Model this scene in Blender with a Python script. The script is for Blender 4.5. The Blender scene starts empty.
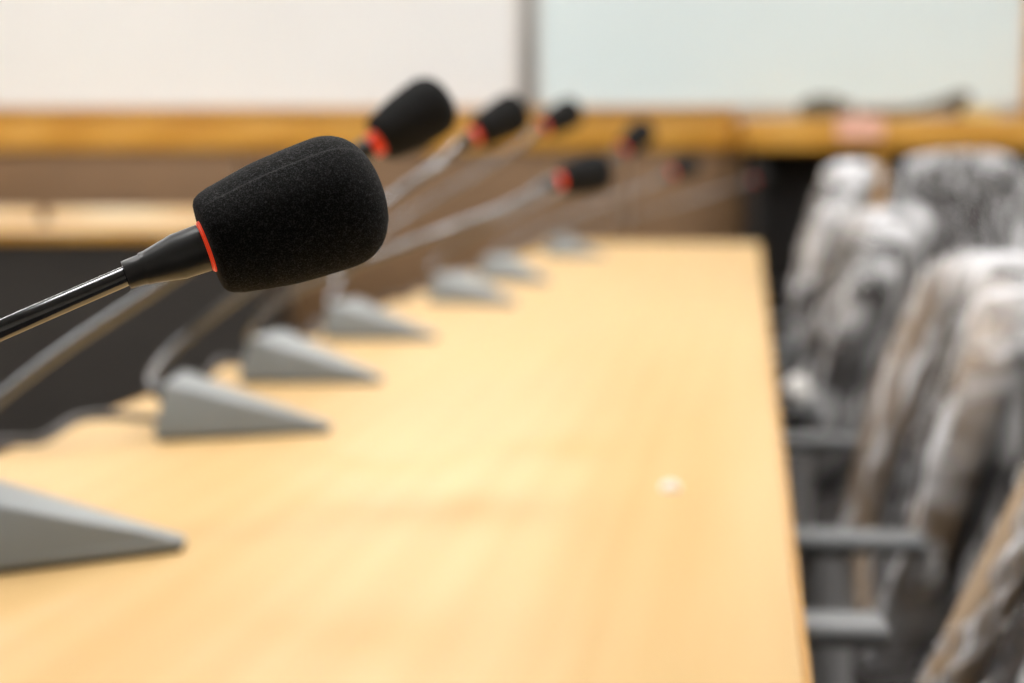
import bpy, bmesh, math, random
from mathutils import Vector, Matrix, noise

random.seed(7)
S = bpy.context.scene
COL = S.collection
PI = math.pi

# ------------------------------------------------------------------ camera frame
FPX = 1600.0                       # focal length in pixels of the 1024x683 frame
TAB = 0.75                         # table-top height
CAMZ = TAB + 0.22
HOR = 165.0                        # picture row of the horizon
TH = math.atan((341.5 - HOR) / FPX)
CAM = Vector((0, 0, CAMZ))
FWD = Vector((0, math.cos(TH), -math.sin(TH)))
UP = Vector((0, math.sin(TH), math.cos(TH)))
RIGHT = Vector((1, 0, 0))


def P(px, py, d):
    """world point seen at a pixel of the photograph, d metres along the view axis"""
    return CAM + FWD * d + RIGHT * ((px - 512) / FPX * d) + UP * ((341.5 - py) / FPX * d)


def on_table(px, py, z=TAB):
    v = FWD + RIGHT * ((px - 512) / FPX) + UP * ((341.5 - py) / FPX)
    return CAM + v * ((z - CAMZ) / v.z)


# ------------------------------------------------------------------ materials
def new_mat(name):
    m = bpy.data.materials.new(name)
    m.use_nodes = True
    nt = m.node_tree
    return m, nt, nt.nodes['Principled BSDF']


def link(nt, a, b):
    nt.links.new(a, b)


def coords(nt, scale=(1, 1, 1), rot=(0, 0, 0)):
    tc = nt.nodes.new('ShaderNodeTexCoord')
    mp = nt.nodes.new('ShaderNodeMapping')
    mp.inputs['Scale'].default_value = scale
    mp.inputs['Rotation'].default_value = rot
    link(nt, tc.outputs['Object'], mp.inputs['Vector'])
    return mp.outputs['Vector']


def noise_tex(nt, vec, scale, detail=3.0, rough=0.55):
    n = nt.nodes.new('ShaderNodeTexNoise')
    n.inputs['Scale'].default_value = scale
    n.inputs['Detail'].default_value = detail
    n.inputs['Roughness'].default_value = rough
    link(nt, vec, n.inputs['Vector'])
    return n.outputs['Fac']


def ramp(nt, fac, stops):
    r = nt.nodes.new('ShaderNodeValToRGB')
    e = r.color_ramp.elements
    while len(e) > len(stops):
        e.remove(e[-1])
    while len(e) < len(stops):
        e.new(0.5)
    for el, (pos, c) in zip(e, stops):
        el.position = pos
        el.color = (c[0], c[1], c[2], 1)
    link(nt, fac, r.inputs['Fac'])
    return r.outputs['Color']


def bump(nt, b, height, strength, dist):
    n = nt.nodes.new('ShaderNodeBump')
    n.inputs['Strength'].default_value = strength
    n.inputs['Distance'].default_value = dist
    link(nt, height, n.inputs['Height'])
    link(nt, n.outputs['Normal'], b.inputs['Normal'])
    return n


def simple(name, col, rough=0.5, metal=0.0, var=0.06, scale=12.0, spec=None, bmp=0.0):
    """plain surface with a little procedural mottling"""
    m, nt, b = new_mat(name)
    f = noise_tex(nt, coords(nt), scale)
    lo = [max(0, c * (1 - var)) for c in col]
    hi = [min(1, c * (1 + var)) for c in col]
    link(nt, ramp(nt, f, [(0.3, lo), (0.7, hi)]), b.inputs['Base Color'])
    b.inputs['Roughness'].default_value = rough
    b.inputs['Metallic'].default_value = metal
    if spec is not None:
        b.inputs['Specular IOR Level'].default_value = spec
    if bmp:
        bump(nt, b, f, 0.4, bmp)
    return m


def wood(name, dark, mid, light, rough=0.3, along=(1, 14, 14), scale=2.2, spec=0.5):
    m, nt, b = new_mat(name)
    v = coords(nt, along)
    f = noise_tex(nt, v, scale, 6.0, 0.6)
    w = nt.nodes.new('ShaderNodeTexWave')
    w.inputs['Scale'].default_value = 0.9
    w.inputs['Distortion'].default_value = 7.0
    w.inputs['Detail'].default_value = 3.0
    link(nt, v, w.inputs['Vector'])
    mx = nt.nodes.new('ShaderNodeMath')
    mx.operation = 'MULTIPLY_ADD'
    link(nt, w.outputs['Fac'], mx.inputs[0])
    mx.inputs[1].default_value = 0.25
    link(nt, f, mx.inputs[2])
    link(nt, ramp(nt, mx.outputs[0], [(0.38, dark), (0.62, mid), (0.85, light)]), b.inputs['Base Color'])
    b.inputs['Roughness'].default_value = rough
    b.inputs['Specular IOR Level'].default_value = spec
    return m


M = {}
# the table's grain runs along its length (object Y)
M['table'] = wood('pale_maple_laminate', (0.66, 0.437, 0.190), (0.682, 0.46, 0.206), (0.70, 0.48, 0.222), 0.36, (9, 0.7, 9), 2.4, 0.16)
M['table_edge'] = wood('maple_edge_band', (0.52, 0.27, 0.06), (0.60, 0.33, 0.09), (0.68, 0.40, 0.13), 0.35, (9, 0.8, 9))
M['oak'] = wood('golden_oak', (0.54, 0.25, 0.028), (0.62, 0.31, 0.042), (0.69, 0.37, 0.075), 0.4, (0.8, 10, 10))
M['oak_pale'] = wood('pale_varnished_oak', (0.78, 0.52, 0.26), (0.90, 0.75, 0.51), (0.94, 0.85, 0.69), 0.25, (0.7, 10, 10))
M['brown_panel'] = simple('brown_wall_panel', (0.215, 0.122, 0.057), 0.55, 0, 0.06, 3.0)
M['white_board'] = simple('warm_white_board', (0.84, 0.84, 0.835), 0.35, 0, 0.01, 2.0)
M['cool_board'] = simple('cool_white_board', (0.735, 0.845, 0.865), 0.3, 0, 0.01, 2.0)
M['alu'] = simple('grey_aluminium', (0.36, 0.37, 0.37), 0.4, 0.6, 0.04)
M['pale_trim'] = simple('pale_trim_paint', (0.78, 0.74, 0.70), 0.5, 0, 0.03)
M['wall_paint'] = simple('cream_wall_paint', (0.62, 0.58, 0.52), 0.7, 0, 0.03, 5.0)
M['ceiling'] = simple('ceiling_tile_white', (0.62, 0.62, 0.60), 0.9, 0, 0.04, 20.0)
M['carpet'] = simple('dark_carpet', (0.035, 0.032, 0.032), 0.95, 0, 0.3, 60.0)
M['dark_panel'] = simple('charcoal_front_panel', (0.042, 0.037, 0.033), 0.5, 0, 0.08, 6.0)
M['black_wood'] = simple('black_laminate', (0.012, 0.010, 0.010), 0.6, 0, 0.1)
M['base_grey'] = simple('silver_grey_plastic', (0.255, 0.278, 0.285), 0.38, 0.0, 0.03, 60.0)
M['base_foot'] = simple('dark_rubber_foot', (0.03, 0.03, 0.03), 0.7)
M['neck'] = simple('black_chrome_neck', (0.17, 0.175, 0.185), 0.19, 1.0, 0.05, 200.0)
M['sleeve'] = simple('black_chrome_sleeve', (0.085, 0.087, 0.09), 0.36, 0.7, 0.06, 200.0)
M['cable'] = simple('dark_grey_cable', (0.08, 0.075, 0.075), 0.35, 0, 0.1, 100.0)
M['chair_dark'] = simple('black_chair_plastic', (0.025, 0.024, 0.027), 0.45, 0, 0.1)
M['arm_grey'] = simple('grey_armrest', (0.18, 0.19, 0.20), 0.35, 0, 0.08)
M['post_grey'] = simple('pale_grey_post', (0.45, 0.46, 0.48), 0.35, 0, 0.05)
M['chair_fabric'] = simple('grey_chair_fabric', (0.042, 0.037, 0.036), 0.85, 0, 0.25, 90.0)
M['tan'] = simple('tan_back_shell', (0.46, 0.34, 0.225), 0.6, 0, 0.08, 20.0)
M['chrome'] = simple('brushed_steel', (0.55, 0.56, 0.58), 0.25, 1.0, 0.05)
M['white_gloss'] = simple('white_gloss_surface', (0.95, 0.95, 0.93), 0.35, 0, 0.01)
M['pink'] = simple('pink_paper', (0.85, 0.48, 0.36), 0.7, 0, 0.04)
M['yellow'] = simple('pale_yellow_paper', (0.82, 0.66, 0.30), 0.7, 0, 0.04)
M['dark_item'] = simple('dark_olive_plastic', (0.10, 0.085, 0.055), 0.5)
M['light_frame'] = simple('white_light_frame', (0.8, 0.8, 0.8), 0.5)


def foam_mat():
    m, nt, b = new_mat('black_open_cell_foam')
    v = coords(nt)
    vo = nt.nodes.new('ShaderNodeTexVoronoi')
    vo.inputs['Scale'].default_value = 2400
    link(nt, v, vo.inputs['Vector'])
    n = noise_tex(nt, v, 900, 2.0, 0.7)
    mx = nt.nodes.new('ShaderNodeMath'); mx.operation = 'MULTIPLY'
    link(nt, vo.outputs['Distance'], mx.inputs[0]); link(nt, n, mx.inputs[1])
    link(nt, ramp(nt, mx.outputs[0], [(0.08, (0.004, 0.004, 0.004)), (0.26, (0.017, 0.017, 0.0175)), (0.55, (0.058, 0.059, 0.062))]), b.inputs['Base Color'])
    b.inputs['Roughness'].default_value = 0.9
    b.inputs['Specular IOR Level'].default_value = 0.15
    bump(nt, b, mx.outputs[0], 0.5, 0.0003)
    return m


def ring_mat():
    m, nt, b = new_mat('red_indicator_ring')
    f = noise_tex(nt, coords(nt), 80)
    link(nt, ramp(nt, f, [(0.3, (0.80, 0.05, 0.012)), (0.7, (0.86, 0.065, 0.018))]), b.inputs['Base Color'])
    b.inputs['Roughness'].default_value = 0.3
    b.inputs['Emission Color'].default_value = (1, 0.065, 0.022, 1)
    b.inputs['Emission Strength'].default_value = 0.5       # the lit talk ring
    return m


def plastic_wrap():
    m = bpy.data.materials.new('clear_plastic_wrap')
    m.use_nodes = True
    nt = m.node_tree
    for n in list(nt.nodes):
        nt.nodes.remove(n)
    out = nt.nodes.new('ShaderNodeOutputMaterial')
    tr = nt.nodes.new('ShaderNodeBsdfTransparent'); tr.inputs['Color'].default_value = (0.93, 0.93, 0.94, 1)
    gl = nt.nodes.new('ShaderNodeBsdfGlossy'); gl.inputs['Roughness'].default_value = 0.10
    df = nt.nodes.new('ShaderNodeBsdfDiffuse'); df.inputs['Color'].default_value = (0.90, 0.91, 0.94, 1)
    tl = nt.nodes.new('ShaderNodeBsdfTranslucent'); tl.inputs['Color'].default_value = (0.90, 0.91, 0.94, 1)
    # folds run slantwise over the bag
    f1 = noise_tex(nt, coords(nt, (8, 46, 5), (math.radians(45), 0, 0)), 1.6, 4.0, 0.6)
    f2 = noise_tex(nt, coords(nt, (16, 16, 7)), 1.8, 4.0, 0.65)
    f = nt.nodes.new('ShaderNodeMath'); f.operation = 'MULTIPLY_ADD'
    link(nt, f1, f.inputs[0]); f.inputs[1].default_value = 0.75
    h = nt.nodes.new('ShaderNodeMath'); h.operation = 'MULTIPLY'
    link(nt, f2, h.inputs[0]); h.inputs[1].default_value = 0.25
    link(nt, h.outputs[0], f.inputs[2])
    bp = nt.nodes.new('ShaderNodeBump'); bp.inputs['Strength'].default_value = 1.0; bp.inputs['Distance'].default_value = 0.02
    link(nt, f.outputs[0], bp.inputs['Height'])
    for n in (gl, df):
        link(nt, bp.outputs['Normal'], n.inputs['Normal'])
    lw = nt.nodes.new('ShaderNodeLayerWeight'); lw.inputs['Blend'].default_value = 0.3
    link(nt, bp.outputs['Normal'], lw.inputs['Normal'])
    a = nt.nodes.new('ShaderNodeMath'); a.operation = 'MULTIPLY_ADD'
    link(nt, lw.outputs['Facing'], a.inputs[0]); a.inputs[1].default_value = 0.30; a.inputs[2].default_value = 0.035
    m1 = nt.nodes.new('ShaderNodeMixShader')
    link(nt, a.outputs[0], m1.inputs[0]); link(nt, tr.outputs[0], m1.inputs[1]); link(nt, gl.outputs[0], m1.inputs[2])
    # lamp highlights painted milky white along the bag's rim and top, plus slanting streaks
    at = nt.nodes.new('ShaderNodeAttribute'); at.attribute_name = 'painted_highlight'
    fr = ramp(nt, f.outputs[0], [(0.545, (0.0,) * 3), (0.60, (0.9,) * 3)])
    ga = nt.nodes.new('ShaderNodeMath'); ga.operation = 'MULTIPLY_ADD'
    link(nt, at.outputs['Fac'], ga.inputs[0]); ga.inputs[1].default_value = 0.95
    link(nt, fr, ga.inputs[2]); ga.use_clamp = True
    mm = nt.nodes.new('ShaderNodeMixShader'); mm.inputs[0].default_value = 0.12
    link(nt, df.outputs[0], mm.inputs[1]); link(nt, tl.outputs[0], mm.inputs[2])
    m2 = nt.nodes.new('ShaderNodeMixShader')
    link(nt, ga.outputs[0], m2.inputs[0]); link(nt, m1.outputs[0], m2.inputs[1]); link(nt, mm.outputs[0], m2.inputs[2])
    link(nt, m2.outputs[0], out.inputs['Surface'])
    return m


def light_mat(strength):
    m, nt, b = new_mat('ceiling_light_diffuser')
    f = noise_tex(nt, coords(nt), 40)
    link(nt, ramp(nt, f, [(0.3, (0.9, 0.9, 0.9)), (0.7, (0.95, 0.95, 0.95))]), b.inputs['Base Color'])
    b.inputs['Emission Color'].default_value = (1.0, 0.972, 0.94, 1)
    b.inputs['Emission Strength'].default_value = strength
    return m


M['foam'] = foam_mat()
M['ring'] = ring_mat()
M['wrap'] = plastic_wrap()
M['lamp'] = light_mat(17.3)


# ------------------------------------------------------------------ mesh helpers
def add_box(bm, lo, hi, bevel=0.0, seg=2):
    r = bmesh.ops.create_cube(bm, size=1.0)
    vs = r['verts']
    lo, hi = Vector(lo), Vector(hi)
    for v in vs:
        v.co = Vector(((lo[i] + hi[i]) / 2 + v.co[i] * (hi[i] - lo[i])) for i in range(3))
    if bevel:
        es = list({e for v in vs for e in v.link_edges})
        bmesh.ops.bevel(bm, geom=es, offset=bevel, segments=seg, profile=0.5, affect='EDGES')


def add_loops(bm, loops, cap=True, close=True):
    """skin a list of equal-length vertex loops"""
    rows = [[bm.verts.new(p) for p in lp] for lp in loops]
    n = len(rows[0])
    for a, b in zip(rows, rows[1:]):
        for i in range(n if close else n - 1):
            j = (i + 1) % n
            bm.faces.new((a[i], a[j], b[j], b[i]))
    if cap:
        bm.faces.new(rows[0][::-1])
        bm.faces.new(rows[-1])


def frame_of(d):
    d = d.normalized()
    u = Vector((0, 0, 1)) if abs(d.z) < 0.95 else Vector((1, 0, 0))
    a = d.cross(u).normalized()
    return a, a.cross(d).normalized()


def add_lathe(bm, origin, axis, prof, n=48, mod=None):
    """prof: (distance along axis, radius)"""
    a, b = frame_of(axis)
    ax = axis.normalized()
    loops = []
    for (t, r) in prof:
        lp = []
        for k in range(n):
            ph = 2 * PI * k / n
            rr = r * (mod(t, ph) if mod else 1)
            lp.append(origin + ax * t + (a * math.cos(ph) + b * math.sin(ph)) * rr)
        loops.append(lp)
    add_loops(bm, loops)


def spline(pts, per=10):
    pts = [Vector(p) for p in pts]
    q = [pts[0] * 2 - pts[1]] + pts + [pts[-1] * 2 - pts[-2]]
    out = []
    for i in range(1, len(q) - 2):
        p0, p1, p2, p3 = q[i - 1:i + 3]
        # centripetal-ish Catmull-Rom
        t0 = 0.0
        t1 = t0 + max(1e-6, (p1 - p0).length) ** 0.5
        t2 = t1 + max(1e-6, (p2 - p1).length) ** 0.5
        t3 = t2 + max(1e-6, (p3 - p2).length) ** 0.5
        for k in range(per):
            t = t1 + (t2 - t1) * k / per
            A1 = p0 * ((t1 - t) / (t1 - t0)) + p1 * ((t - t0) / (t1 - t0))
            A2 = p1 * ((t2 - t) / (t2 - t1)) + p2 * ((t - t1) / (t2 - t1))
            A3 = p2 * ((t3 - t) / (t3 - t2)) + p3 * ((t - t2) / (t3 - t2))
            B1 = A1 * ((t2 - t) / (t2 - t0)) + A2 * ((t - t0) / (t2 - t0))
            B2 = A2 * ((t3 - t) / (t3 - t1)) + A3 * ((t - t1) / (t3 - t1))
            out.append(B1 * ((t2 - t) / (t2 - t1)) + B2 * ((t - t1) / (t2 - t1)))
    out.append(pts[-1])
    return out


def add_tube(bm, pts, r, n=20):
    """tube along points; r a number or one radius per point"""
    m = len(pts)
    tang = [(pts[min(i + 1, m - 1)] - pts[max(i - 1, 0)]).normalized() for i in range(m)]
    a, b = frame_of(tang[0])
    loops = []
    for i, p in enumerate(pts):
        a = (a - tang[i] * a.dot(tang[i])).normalized()
        b = tang[i].cross(a)
        rr = r[i] if isinstance(r, (list, tuple)) else r
        loops.append([p + (a * math.cos(2 * PI * k / n) + b * math.sin(2 * PI * k / n)) * rr for k in range(n)])
    add_loops(bm, loops)


def obj(name, bm, mat, parent=None, smooth=True, auto=35):
    bmesh.ops.recalc_face_normals(bm, faces=bm.faces)
    me = bpy.data.meshes.new(name)
    if smooth:
        for f in bm.faces:
            f.smooth = True
        for e in bm.edges:
            if len(e.link_faces) == 2 and e.calc_face_angle(0) > math.radians(auto):
                e.smooth = False
    bm.to_mesh(me)
    bm.free()
    me.materials.append(M[mat])
    o = bpy.data.objects.new(name, me)
    COL.objects.link(o)
    o.parent = parent
    return o


def tag(o, label, cat, group=None):
    o['label'] = label
    o['category'] = cat
    if group:
        o['group'] = group
    return o


def thing(name, label, cat, loc, rz=0.0, group=None):
    o = bpy.data.objects.new(name, None)
    o.empty_display_size = 0.05
    COL.objects.link(o)
    o.location = loc
    o.rotation_euler = (0, 0, rz)
    return tag(o, label, cat, group)


def box_obj(name, lo, hi, mat, parent=None, bevel=0.0):
    bm = bmesh.new()
    add_box(bm, lo, hi, bevel)
    return obj(name, bm, mat, parent)


def struct(o):
    o['kind'] = 'structure'
    return o


# ------------------------------------------------------------------ the room
WY = 6.5                            # back wall
XL, XR, Y0, CEIL = -3.6, 3.2, -3.0, 2.8
struct(box_obj('floor', (XL - .1, Y0 - .1, -.1), (XR + .1, WY + .1, 0), 'carpet'))
struct(box_obj('ceiling', (XL - .1, Y0 - .1, CEIL), (XR + .1, WY + .1, CEIL + .1), 'ceiling'))
struct(box_obj('wall_left', (XL - .1, Y0, 0), (XL, WY, CEIL), 'wall_paint'))
struct(box_obj('wall_right', (XR, Y0, 0), (XR + .1, WY, CEIL), 'wall_paint'))
struct(box_obj('wall_front', (XL - .1, Y0 - .1, 0), (XR + .1, Y0, CEIL), 'wall_paint'))
bw = struct(box_obj('wall_back', (XL - .1, WY, 0), (XR + .1, WY + .1, CEIL), 'wall_paint'))


def wall_x(px):
    return (px - 512) / FPX * P(512, 150, 1).y * 0 + (px - 512) / FPX * (WY * math.cos(TH))


def wall_z(py, y=WY):
    """height seen at picture row py on a vertical plane y"""
    v = FWD + UP * ((341.5 - py) / FPX)
    return CAMZ + v.z * y / v.y


# brown wainscot panels under the ledge, one slab per panel on the wall
seams = [XL, -2.35, -1.1, (626 - 512) / FPX * WY, (742 - 512) / FPX * WY]
zt = wall_z(150)
for i, (xa, xb) in enumerate(zip(seams, seams[1:])):
    o = struct(box_obj('trim_%d' % (i + 1), (xa + .004, WY - .03, 0.08), (xb - .004, WY, zt), 'brown_panel', None, .003))
struct(box_obj('baseboard_back', (XL, WY - .035, 0), (XR, WY, 0.08), 'black_wood'))
# golden oak rail on top of the panels
XC = (731 - 512) / FPX * WY
struct(box_obj('trim_5', (XL, WY - .055, zt), (XC, WY, wall_z(110)), 'oak', None, .004))
struct(box_obj('trim_6', (XL, WY - .075, wall_z(113)), (XC, WY - .055, wall_z(109)), 'oak', None, .003))


def board(x0, x1, z0, z1, mat, label, fm, fw):
    t = thing('whiteboard', label, 'whiteboard', ((x0 + x1) / 2, WY, z0))
    w, h = (x1 - x0) / 2, z1 - z0
    box_obj('panel', (-w + fw * .5, -.02, fw * .5), (w - fw * .5, -.002, h - fw * .5), mat, t)
    bm = bmesh.new()
    for lo, hi in (((-w, -.03, 0), (-w + fw, -.002, h)), ((w - fw, -.03, 0), (w, -.002, h)),
                   ((-w, -.03, 0), (w, -.002, fw * .5)), ((-w, -.03, h - fw), (w, -.002, h))):
        add_box(bm, lo, hi, .002)
    obj('frame', bm, fm, t)
    return t


sx = WY / FPX
board(-3.3, (521 - 512) * sx, wall_z(108.5), 2.45, 'white_board',
      'warm white board filling the wall above the oak rail, left of the grey divider', 'pale_trim', .03)
board((535 - 512) * sx, (1017 - 512) * sx, wall_z(107), 2.45, 'cool_board',
      'cool greenish white board above the open cabinet, right of the grey divider', 'pale_trim', .02)
struct(box_obj('trim_7', ((521 - 512) * sx, WY - .045, wall_z(108)), ((535 - 512) * sx, WY, 2.5), 'alu', None, .004))
struct(box_obj('trim_8', ((1018 - 512) * sx, WY - .06, wall_z(116)), ((1050 - 512) * sx, WY, 2.5), 'oak', None, .004))

# ------------------------------------------------------------------ open cabinet at the back, right
CY0 = WY - 0.44
ct = thing('open_cabinet', 'long open cabinet with thick golden oak top and black compartments under the white board', 'cabinet',
           (XC, WY - .04, 0))
cx1 = 1.72
zb, za = wall_z(150, CY0), wall_z(118, CY0)
box_obj('top', (0, -.40, zb), (cx1, 0, za), 'oak', ct, .006)
box_obj('side_panel', (.03, -.36, 0), (.06, 0, zb), 'black_wood', ct)
box_obj('side_panel', (cx1 - .05, -.36, 0), (cx1 - .02, 0, zb), 'black_wood', ct)
xd = (879 - 512) / FPX * CY0 - XC
box_obj('divider', (xd - .022, -.37, .06), (xd + .022, -.02, zb), 'oak', ct, .002)
box_obj('back_panel', (.06, -.02, 0), (cx1 - .05, 0, zb), 'black_wood', ct)
box_obj('shelf', (.06, -.34, .48), (xd - .022, -.02, .505), 'black_wood', ct)
box_obj('shelf', (xd + .022, -.34, .48), (cx1 - .05, -.02, .505), 'black_wood', ct)
box_obj('bottom', (.06, -.35, .04), (cx1 - .05, -.02, .06), 'black_wood', ct)

# things lying on the cabinet
def cab(px, dy=0.12):
    y = CY0 + dy
    return Vector(((px - 512) / FPX * y, y, za))


c = cab(822, .14)
bm = bmesh.new()
add_box(bm, (-.095, -.05, .0005), (.095, .05, .066), .008)
add_box(bm, (-.06, -.035, .066), (.05, .035, .086), .006)
o = obj('control_box', bm, 'dark_item'); o.location = c
tag(o, 'low dark olive box lying on the oak cabinet top', 'box')
t = thing('desk_microphone', 'dark slim thing with a thin stem leaning up on the oak cabinet top', 'microphone', cab(915, .12))
bm = bmesh.new(); add_tube(bm, spline([(-.22, 0, .020), (-.12, 0, .022), (-.02, 0, .032), (.09, 0, .060), (.13, 0, .075)]), .020, 10); obj('stem', bm, 'dark_item', t)
bm = bmesh.new(); add_lathe(bm, Vector((.11, 0, .066)), Vector((1, 0, .2)), [(0, .010), (.01, .024), (.05, .030), (.085, .020), (.092, .005)], 20); obj('head', bm, 'dark_item', t)
bm = bmesh.new(); add_lathe(bm, Vector((.155, 0, 0)), Vector((0, 0, 1)), [(0, .035), (.012, .033), (.018, .012), (.05, .008)], 20); obj('foot', bm, 'dark_item', t)
# pink sheet folded over the front edge
bm = bmesh.new()
prof = [(.10, .002), (.04, .003), (.004, .004), (-.006, .001), (-.009, -.02), (-.011, -.075)]
lo_, hi_ = [], []
loops = []
for (y, z) in prof:
    loops.append([Vector((-.085, y, z)), Vector((.085, y, z + .001)), Vector((.085, y + .0015, z + .0025)), Vector((-.085, y + .0015, z + .0025))])
add_loops(bm, loops)
o = obj('paper_sheet', bm, 'pink'); o.location = Vector(((857 - 512) / FPX * CY0, CY0 - .0, za)); 
tag(o, 'pink paper sheet folded over the front edge of the oak cabinet top', 'paper')
bm = bmesh.new()
for k in range(6):
    add_box(bm, (-.055 + .002 * (k % 3), -.04, .006 * k), (.055 + .002 * (k % 2), .04, .006 * k + .0055), .001, 1)
o = obj('note_pad', bm, 'yellow'); o.location = cab(974, .05)
tag(o, 'pale yellow pad lying near the end of the oak cabinet top', 'notepad')

# ------------------------------------------------------------------ desk at the left
DY = 5.45
dz = TAB
dxr = (266 - 512) / FPX * DY
dk = thing('desk', 'wide oak-topped desk with a charcoal front panel, standing in front of the brown wall', 'desk', (dxr, DY, 0))
dl = -2.5
box_obj('top', (dl, .004, dz - .035), (0, .75, dz), 'oak_pale', dk, .002)
box_obj('edge_band', (dl, -.002, dz - .036), (0, .004, dz - .001), 'oak', dk, .001)
box_obj('front_panel', (dl + .02, .03, .02), (-.012, .05, dz - .035), 'dark_panel', dk)
box_obj('side_panel', (-.04, .05, 0), (-.012, .72, dz - .035), 'dark_panel', dk)
box_obj('side_panel', (dl + .02, .05, 0), (dl + .05, .72, dz - .035), 'dark_panel', dk)
gx = (47 - 512) / FPX * (DY + .7) - dxr
for xa, xb in ((dl + .05, gx - .02), (gx + .02, -.05)):
    bm = bmesh.new()
    add_box(bm, (xa, .66, dz), (xb, .69, dz + .054), .012, 3)
    obj('upstand', bm, 'oak_pale', dk)['label'] = 'pale varnished upstand board'

# ------------------------------------------------------------------ conference table
YAW = math.atan((750 - 512) / FPX * math.cos(TH))
tdir = Vector((math.sin(YAW), math.cos(YAW), 0))
tperp = Vector((math.cos(YAW), -math.sin(YAW), 0))
pr = on_table(790, 505)
near = 0.10
far_pt = on_table(757, 243)
pl = on_table(0, 452)
wid = (pr - pl).dot(tperp)
tlen = (far_pt - pr).dot(tdir)
s0 = -0.62                                   # runs from beside the camera
org = pr + tdir * s0 - tperp * wid
org.z = 0
tb = thing('conference_table', 'long pale maple conference table carrying the row of microphones', 'table', org, -YAW)
L = tlen - s0
box_obj('tabletop', (.003, .003, TAB - .03), (wid - .003, L - .003, TAB), 'table', tb, .002)
bm = bmesh.new()
for lo, hi in (((-.001, 0, TAB - .031), (.003, L, TAB - .0008)), ((wid - .003, 0, TAB - .031), (wid + .001, L, TAB - .0008)),
               ((0, -.001, TAB - .031), (wid, .003, TAB - .0008)), ((0, L - .003, TAB - .031), (wid, L + .001, TAB - .0008))):
    add_box(bm, lo, hi, .0008, 1)
obj('edge_band', bm, 'table_edge', tb)
for y in (.12, L * .34, L * .725, L - .16):
    bm = bmesh.new()
    add_box(bm, (.10, y, .03), (wid - .50, y + .03, TAB - .03), .003)
    add_box(bm, (.06, y - .03, 0), (wid - .47, y + .06, .03), .006)
    obj('leg', bm, 'black_wood', tb)
box_obj('modesty_panel', (.08, .2, .25), (.098, L - .2, TAB - .03), 'black_wood', tb)

# small white dome standing in for a bright light reflection on the table
bm = bmesh.new()
add_lathe(bm, Vector((0, 0, 0)), Vector((0, 0, 1)), [(.0003, .0066), (.0015, .0069), (.0032, .0064), (.005, .0049), (.0060, .003), (.0063, .0012)], 32)
o = obj('glint_dome', bm, 'white_gloss'); o.location = on_table(670, 490)
tag(o, 'tiny round white bead built as a dome for a light reflection on the bare table top', 'glint')

# ------------------------------------------------------------------ microphones
BL = 0.137                                    # base length


def base_bm():
    bm = bmesh.new()
    xr, xt = -BL / 2, BL / 2
    rb, tbm = .050, .011                      # half widths at rear and tip, at the bottom
    bot, top = [], []
    lower = [(xr, -rb), (xt - .006, -tbm), (xt, -tbm * .5), (xt, tbm * .5), (xt - .006, tbm), (xr, rb)]
    upper = [(xr + .008, -.041, .047), (xt - .012, -.008, .0105), (xt - .005, -.004, .0085), (xt - .005, .004, .0085), (xt - .012, .008, .0105), (xr + .008, .041, .047)]
    l0 = [Vector((x, y, .003)) for x, y in lower]
    l1 = [Vector((x, y, .007)) for x, y in lower]
    l2 = [Vector(p) for p in upper]
    add_loops(bm, [l0, l1, l2])
    es = [e for e in bm.edges]
    bmesh.ops.bevel(bm, geom=es, offset=.0012, segments=2, profile=.5, affect='EDGES')
    return bm


def foot_bm():
    bm = bmesh.new()
    xr, xt = -BL / 2 + .003, BL / 2 - .003
    pts = [(xr, -.046), (xt, -.008), (xt, .008), (xr, .046)]
    add_loops(bm, [[Vector((x, y, .0004)) for x, y in pts], [Vector((x, y, .004)) for x, y in pts]])
    return bm


BASE_ME = FOOT_ME = BUT_ME = None
FD, FL = 0.040, 0.0535
FOAM_PROF = []
raw = [(0, .56), (.004, .64), (.018, .705), (.05, .76), (.10, .80), (.22, .865), (.36, .94), (.50, .972), (.62, .99), (.72, 1.0), (.78, .985), (.84, .93), (.89, .845), (.93, .73), (.965, .56), (.985, .38), (.997, .17)]
for (a, b_), (c_, d_) in zip(raw, raw[1:]):
    for k in range(3):
        FOAM_PROF.append((a + (c_ - a) * k / 3, b_ + (d_ - b_) * k / 3))
FOAM_PROF.append(raw[-1])


def smooth_prof(pr_, it=2):
    p = [list(x) for x in pr_]
    for _ in range(it):
        q = [p[0]] + [[p[i][0], (p[i - 1][1] + 2 * p[i][1] + p[i + 1][1]) / 4] for i in range(1, len(p) - 1)] + [p[-1]]
        p = q
    return p


FOAM_PROF = smooth_prof(FOAM_PROF)


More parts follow.
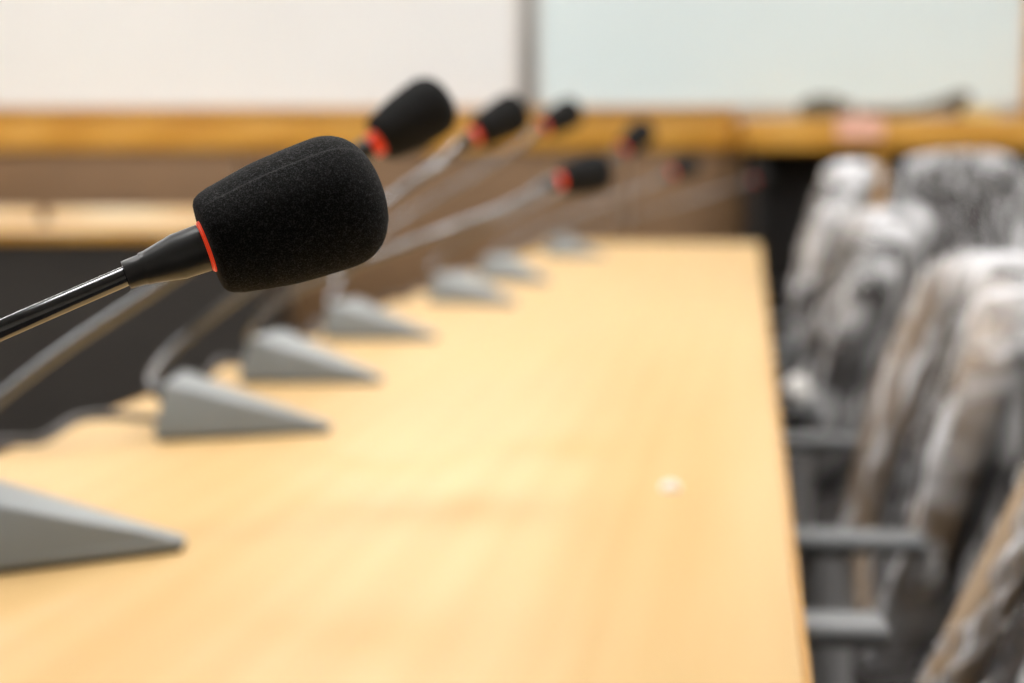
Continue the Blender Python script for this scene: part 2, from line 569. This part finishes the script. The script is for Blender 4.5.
def mic(tip_px, tip_d, base_ang, foam_px, d, ang, tilt, way, label, cable=None, scale=1.0, rl=.0062, nr=.0039):
    """tip_px: picture position of the base's tip on the table (or a world point); way: (px, py, depth) along the neck from foam to base"""
    global BASE_ME, FOOT_ME
    tip = tip_px if isinstance(tip_px, Vector) else on_table(*tip_px)
    ba = math.radians(base_ang)
    bdir = Vector((math.cos(ba), math.sin(ba), 0))
    o0 = tip - bdir * (BL / 2)
    o0.z = TAB
    t = thing('gooseneck_microphone', label, 'microphone', o0, 0, 'gooseneck microphones along the table')
    if BASE_ME is None:
        b = obj('base', base_bm(), 'base_grey', t); BASE_ME = b.data
        f = obj('base_foot', foot_bm(), 'base_foot', b); FOOT_ME = f.data
    else:
        b = bpy.data.objects.new('base', BASE_ME); COL.objects.link(b); b.parent = t
        f = bpy.data.objects.new('base_foot', FOOT_ME); COL.objects.link(f); f.parent = b
    b.rotation_euler = (0, 0, ba)
    a, tl = math.radians(ang), math.radians(tilt)
    dr = (RIGHT * math.cos(a) + UP * math.sin(a)) * math.cos(tl) + FWD * math.sin(tl)
    D, LL = FD * scale, FL * scale
    c = P(foam_px[0], foam_px[1], d)
    ring = c - dr * (LL * .5) - o0
    R = D / 2
    # foam windscreen, with the moulding crease along its top
    def crease(tt, ph):
        x = (ph - CR + PI) % (2 * PI) - PI
        s = math.sin(min(1, max(0, tt / LL)) * PI) ** .5
        return 1 + s * (-.055 / (1 + math.exp(-max(-20, min(20, x / .016)))) * math.exp(-max(0, x) / .8))
    scale_hi = d < .6
    bm = bmesh.new()
    prof = [(u * LL, r * R) for u, r in FOAM_PROF]
    add_lathe(bm, ring, dr, prof, 240 if scale_hi else 72, crease)
    fo = obj('foam_windscreen', bm, 'foam', t, True, 80)
    # lit ring
    bm = bmesh.new()
    k = scale
    add_lathe(bm, ring, dr, [(-rl * k, .0064 * k), (-(rl - .0003) * k, .0073 * k), (-.0004 * k, .0077 * k), (.0012 * k, .0076 * k), (.0014 * k, .005 * k)], 40)
    obj('light_ring', bm, 'ring', t)['label'] = 'red lit ring'
    # tapered sleeve
    bm = bmesh.new()
    add_lathe(bm, ring - dr * (rl - .0041), dr, [(-.0275 * k, .0026 * k), (-.0275 * k, .0041 * k), (-.0225 * k, .0044 * k), (-.0222 * k, .0048 * k), (-.0205 * k, .0049 * k), (-.0120 * k, .0067 * k), (-.0042 * k, .0070 * k), (-.0040 * k, .0062 * k)], 40)
    obj('sleeve', bm, 'sleeve', t, True, 50)
    # neck
    q = ring - dr * (.0215 * k)
    pts = [q] + [P(*w) - o0 for w in way]
    rot = Matrix.Rotation(ba, 3, 'Z')
    sock = rot @ Vector((-BL / 2 + .004, .0, .030))
    pts += [sock + rot @ Vector((-.014, 0, .008)), sock]
    sp = spline(pts, 12)
    bm = bmesh.new()
    add_tube(bm, sp, nr, 20)
    obj('gooseneck', bm, 'neck', t)
    bm = bmesh.new()
    add_lathe(bm, sock, (sp[-6] - sp[-1]), [(-.004, .0085), (.006, .0080), (.012, .0062), (.020, .0034)], 24)
    obj('neck_socket', bm, 'sleeve', t)
    if cable:
        rear = rot @ Vector((-BL / 2 + .003, -.020, .014))
        cp = [rear] + [Vector(p) - o0 for p in cable]
        bm = bmesh.new()
        add_tube(bm, spline(cp, 8), .0038, 12)
        obj('cable', bm, 'cable', t)
    return t


CR = math.radians(52)


def over_edge(px, py, lift=0.004, k=0):
    """a cable that runs from a base to the table's left edge near a pixel, over it and down to the floor"""
    e = on_table(px, py)
    s = (e - pr).dot(tperp) + wid            # distance from the left edge
    e = e - tperp * s                         # on the edge
    return e


def cable_pts(start, edge, sag=.0):
    mid = (start + edge) / 2 + Vector((0, 0, .018))
    mid.z = TAB + .020 + sag
    out = edge - tperp * .02
    return [mid, edge + tperp * .03 + Vector((0, 0, .009)), edge - tperp * .008 + Vector((0, 0, .004)), Vector((out.x, out.y, TAB - .03)), Vector((out.x - .01, out.y + .01, .45)), Vector((out.x - .03, out.y + .03, .06)), Vector((out.x - .10, out.y + .05, .006))]


tips = [None, (186, 549), (332, 432), (383, 383), (437, 340), (516, 305), (550, 283), (604, 257)]
angs = [6, 14, 1, -17, -19, -34, -40, -32]


def rear_of(i):
    tip = T0 if i == 0 else on_table(*tips[i])
    a = math.radians(angs[i])
    return tip - Vector((math.cos(a), math.sin(a), 0)) * BL


T0 = Vector((-.250, .560, TAB))


def cab_for(i, along):
    r = rear_of(i)
    s = (r - pr).dot(tdir) + along
    e = pr + tdir * s - tperp * wid
    e.z = TAB
    return cable_pts(r + Vector((0, 0, .01)), e)


mic(T0, .5, angs[0], (295, 215.5), .467, 21, 13, [(0, 330.5, .441), (-110, 380, .445), (-240, 470, .495), (-330, 600, .51)],
    'nearest gooseneck microphone, large sharp black foam head with a red ring', cab_for(0, -.12), rl=.0011, nr=.0029)
mic(tips[1], 0, angs[1], (413.5, 118), .995, 36, 14, [(330, 172, .955), (240, 232, .95), (150, 293, .945), (60, 352, .94), (-20, 415, .935), (-75, 470, .93)],
    'second microphone, foam head just behind and above the sharp one, red ring showing', cab_for(1, -.16))
mic(tips[2], 0, angs[2], (501, 120), 1.50, 32, 16, [(440, 163, 1.42), (390, 198, 1.36), (320, 246, 1.32), (255, 285, 1.35), (205, 322, 1.40), (168, 354, 1.40)],
    'third microphone, foam head overlapping the bottom edge of the warm white board', cab_for(2, -.10))
mic(tips[3], 0, angs[3], (586, 175), 1.62, 15, 20, [(520, 200, 1.58), (460, 224, 1.50), (390, 251, 1.42), (330, 274, 1.42), (285, 297, 1.50), (256, 322, 1.6)],
    'low microphone whose foam head hangs below the others against the brown wall panel', cab_for(3, -.05))
mic(tips[4], 0, angs[4], (562, 117), 2.30, 32, 20, [(530, 138, 2.27), (470, 178, 2.25), (400, 220, 2.2), (360, 250, 2.15), (340, 280, 2.12)],
    'small foam head crossing the oak rail just right of the grey divider between boards', cab_for(4, -.05), scale=1.14)
mic(tips[5], 0, angs[5], (637, 137), 2.75, 42, 20, [(612, 157, 2.74), (560, 190, 2.72), (500, 221, 2.7), (455, 245, 2.7), (432, 265, 2.69)],
    'small foam head tilted up steeply against the oak rail, right of the low one', cab_for(5, -.05), scale=1.2)
mic(tips[6], 0, angs[6], (685, 167), 3.25, 25, 20, [(660, 180, 3.2), (600, 204, 3.2), (540, 228, 3.18), (500, 248, 3.15)],
    'faint far microphone head alone against the brown panel, beside the black cabinet', cab_for(6, -.05), scale=1.12)
mic(tips[7], 0, angs[7], (762, 178), 3.95, 15, 20, [(735, 186, 3.9), (680, 203, 3.9), (620, 218, 3.88), (570, 232, 3.85)],
    'farthest microphone, head in front of the black cabinet compartment at the table end', cab_for(7, -.05), scale=.85)

# ------------------------------------------------------------------ wrapped office chairs
def back_loops(z0, z1, half, lean, x0, thick, r=.14, grow=0.0, n=13, m=14, s0=-1.0, s1=1.0, wing=.036):
    """concave backrest as loops going up; s0..s1 picks a strip of its width (the chair faces -X, its width runs along Y)"""
    rows = []
    H = z1 - z0
    for i in range(m + 1):
        u = i / m
        z = z0 - grow + (H + 2 * grow) * u
        dz_ = min(z - (z0 - grow), (z1 + grow) - z)
        w = half + grow
        if dz_ < r:
            w -= r - math.sqrt(max(0, r * r - (r - dz_) ** 2))
        v = (z - z0) / H
        xc = x0 + lean * (z - z0) + .10 * v * v * H
        edge = 1.0
        if dz_ < .03:
            edge = .45 + .55 * math.sqrt(max(0, 1 - (1 - dz_ / .03) ** 2))
        th = thick / 2 + grow
        loop = []
        for side in (-1, 1):
            for j in range(n):
                q = -1 + 2 * j / (n - 1)
                q = q if side < 0 else -q
                s = (s0 + s1) / 2 + q * (s1 - s0) / 2
                b = max(0, 1 - abs(q) ** 4) ** .5
                loop.append(Vector((xc - wing * s * s + side * th * edge * (.45 + .55 * b), w * s, z)))
        rows.append(loop)
    return rows


def chair(loc, rz, label, top, lean, seed, knot=False, half=.225, film=.8, side='tan', bol=.74, fine=1, ridge=0.0, az=.650):
    t = thing('office_chair', label, 'chair', (loc[0], loc[1], 0), rz, 'plastic-wrapped office chairs')
    x0 = .0
    z0, z1 = .50, top
    # star base
    bm = bmesh.new()
    add_lathe(bm, Vector((-.24, 0, .075)), Vector((0, 0, 1)), [(0, .05), (.03, .05), (.06, .035), (.065, .03)], 20)
    for k in range(5):
        a = 2 * PI * k / 5 + .3
        d_ = Vector((math.cos(a), math.sin(a), 0))
        c0 = Vector((-.24, 0, .10))
        add_tube(bm, [c0 + d_ * .03, c0 + d_ * .15 - Vector((0, 0, .01)), c0 + d_ * .28 - Vector((0, 0, .03))], [.026, .022, .016], 10)
    st = obj('star_base', bm, 'chair_dark', t)
    for k in range(5):
        a = 2 * PI * k / 5 + .3
        p = Vector((-.24 + .275 * math.cos(a), .275 * math.sin(a), .03))
        bm = bmesh.new()
        ax = Vector((-math.sin(a), math.cos(a), 0))
        for sgn in (-1, 1):
            add_lathe(bm, p + ax * (.004 * sgn), ax * sgn, [(0, .026), (.003, .030), (.016, .030), (.020, .024)], 16)
        add_tube(bm, [p, p + Vector((0, 0, .045))], .007, 8)
        obj('caster', bm, 'chair_dark', st)
    bm = bmesh.new(); add_lathe(bm, Vector((-.24, 0, .13)), Vector((0, 0, 1)), [(0, .028), (.14, .028), (.145, .016), (.27, .016)], 20); obj('gas_column', bm, 'chrome', t)
    # seat cushion
    bm = bmesh.new()
    add_box(bm, (-.47, -.235, .425), (-.03, .235, .495), .03, 4)
    bmesh.ops.subdivide_edges(bm, edges=[e for e in bm.edges if e.calc_length() > .1], cuts=6, use_grid_fill=True)
    for v in bm.verts:
        if v.co.z > .48:
            v.co.z += .012 * math.cos((v.co.x + .25) * 6) * math.cos(v.co.y * 6)
        if v.co.x < -.40:
            v.co.z -= (-.40 - v.co.x) * .25
    obj('seat', bm, 'chair_fabric', t)
    bm = bmesh.new(); add_box(bm, (-.36, -.12, .395), (-.12, .12, .425), .01); add_tube(bm, spline([(-.10, 0, .41), (.02, 0, .40), (.075, 0, .46), (.075 + lean * .1, 0, .58)]), .018, 10); obj('back_bracket', bm, 'chair_dark', t)
    # armrests
    for sgn in (-1, 1):
        bm = bmesh.new()
        y = .245 * sgn
        add_box(bm, (-.38, y - .022, az), (-.01, y + .022, az + .014), .006, 3)
        ar = obj('armrest', bm, 'arm_grey', t)
        bm = bmesh.new()
        add_tube(bm, spline([(-.09, y * .62, .42), (-.09, y * .97, .45), (-.09, y, .53), (-.09, y, az - .003)]), .022, 12)
        obj('arm_post', bm, 'post_grey', ar)
    # backrest: dark shell, grey cushion between two tan side bolsters
    bm = bmesh.new(); add_loops(bm, back_loops(z0 + .01, z1, half, lean, x0 + .034, .018)); obj('back_shell', bm, 'chair_dark', t, True, 60)
    bm = bmesh.new(); add_loops(bm, back_loops(z0 + .02, z1 - .012, half - .008, lean, x0 + .010, .034, s0=-bol, s1=bol)); obj('backrest', bm, 'chair_fabric', t, True, 60)['label'] = 'grey front cushion of the backrest'
    for sg in (-1, 1):
        bm = bmesh.new(); add_loops(bm, back_loops(z0 + .012, z1 - .004, half - .002, lean, x0 + .004, .044, s0=sg * bol, s1=sg * 1.0)); obj('side_bolster', bm, side, t, True, 60)['label'] = ('tan' if side == 'tan' else 'dark grey') + ' side bolster of the backrest'
    # crumpled clear bag over the backrest
    bm = bmesh.new()
    lp = back_loops(z0 + .01, z1, half, lean, x0 + .010, .062, .15, .012, 40 * fine, 48 * fine)
    add_loops(bm, lp)
    bm.normal_update()
    lay = bm.verts.layers.float.new('painted_highlight')
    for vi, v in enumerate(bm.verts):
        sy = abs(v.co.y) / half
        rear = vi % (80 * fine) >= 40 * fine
        if v.co.y < 0:                          # painted highlight: wide band on one side, thin line on the other
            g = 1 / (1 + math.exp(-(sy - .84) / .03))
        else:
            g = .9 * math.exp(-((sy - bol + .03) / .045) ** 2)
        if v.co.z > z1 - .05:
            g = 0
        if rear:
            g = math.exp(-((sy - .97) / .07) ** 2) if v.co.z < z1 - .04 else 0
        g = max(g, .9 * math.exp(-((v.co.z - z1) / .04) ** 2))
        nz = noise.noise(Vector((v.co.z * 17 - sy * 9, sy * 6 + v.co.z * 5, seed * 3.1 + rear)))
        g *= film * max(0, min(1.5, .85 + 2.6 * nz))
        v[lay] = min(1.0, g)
        q = Vector((v.co.x * 6, v.co.y * 9 + v.co.z * 9, v.co.z * 16 - v.co.y * 20)) + Vector((seed * 7.3, seed, 0))
        h = noise.noise(q) * .007 + noise.noise(q * 2.6) * .004 + abs(noise.noise(q * .7)) * .006
        w_ = v.co.y + v.co.z * .9
        if ridge:                               # taut slanting folds
            h += ridge * max(0, noise.noise(Vector((w_ * 62, (v.co.z - v.co.y) * 9, seed))) + .1)
        v.co += v.normal * h
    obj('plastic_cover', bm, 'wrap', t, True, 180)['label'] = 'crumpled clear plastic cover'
    if knot:
        bm = bmesh.new()
        bmesh.ops.create_icosphere(bm, subdivisions=4, radius=.021)
        for v in bm.verts:
            v.co *= 1 + .25 * noise.noise(v.co * 70)
            v.co += Vector((-.040, -.245, .680))
        obj('plastic_knot', bm, 'white_gloss', t)['label'] = 'white knotted plastic on the armrest end'
    return t


def chair_at(x, y, *a, **k):
    return chair((x, y), *a, **k)


crz = -YAW
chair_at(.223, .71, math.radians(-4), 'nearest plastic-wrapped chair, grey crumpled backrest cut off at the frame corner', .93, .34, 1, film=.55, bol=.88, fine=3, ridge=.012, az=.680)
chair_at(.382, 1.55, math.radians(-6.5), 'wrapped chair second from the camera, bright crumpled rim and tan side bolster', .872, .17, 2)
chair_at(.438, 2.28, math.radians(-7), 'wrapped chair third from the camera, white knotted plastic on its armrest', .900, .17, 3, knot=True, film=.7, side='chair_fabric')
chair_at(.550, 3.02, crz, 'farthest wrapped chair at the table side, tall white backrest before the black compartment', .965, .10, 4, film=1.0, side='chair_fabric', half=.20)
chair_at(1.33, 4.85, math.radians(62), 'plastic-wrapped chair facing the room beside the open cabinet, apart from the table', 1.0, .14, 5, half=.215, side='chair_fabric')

# ------------------------------------------------------------------ ceiling lights
k = 0
for x in (-2.3, -.2, 1.9):
    for y in (0.9, 2.9, 5.0):
        t = thing('ceiling_light', 'recessed square ceiling light with a white frame above the room', 'ceiling light', (x, y, CEIL), 0, 'ceiling lights')
        bm = bmesh.new()
        for lo, hi in (((-.62, -.32, -.03), (-.60, .32, 0)), ((.60, -.32, -.03), (.62, .32, 0)), ((-.60, -.32, -.03), (.60, -.30, 0)), ((-.60, .30, -.03), (.60, .32, 0))):
            add_box(bm, lo, hi)
        obj('frame', bm, 'light_frame', t)
        box_obj('diffuser', (-.60, -.30, -.02), (.60, .30, -.012), 'lamp', t)

# ------------------------------------------------------------------ world, camera, view
w = bpy.data.worlds.new('world')
S.world = w
w.use_nodes = True
w.node_tree.nodes['Background'].inputs['Color'].default_value = (0.9, 0.95, 1, 1)
w.node_tree.nodes['Background'].inputs['Strength'].default_value = 0.3

cd = bpy.data.cameras.new('camera')
cd.sensor_width = 36
cd.lens = FPX * 36 / 1024
cd.clip_start = .02
cd.dof.use_dof = True
cd.dof.focus_distance = 0.452
cd.dof.aperture_fstop = 6.9
co = bpy.data.objects.new('camera', cd)
COL.objects.link(co)
co.location = CAM
co.rotation_euler = (PI / 2 - TH, 0, 0)
S.camera = co

S.view_settings.view_transform = 'Standard'
S.view_settings.look = 'None'
S.view_settings.gamma = 1
S.view_settings.use_curve_mapping = False
S.view_settings.exposure = -0.35
S.cycles.max_bounces = 8
S.cycles.transparent_max_bounces = 16
S.cycles.sample_clamp_indirect = 12
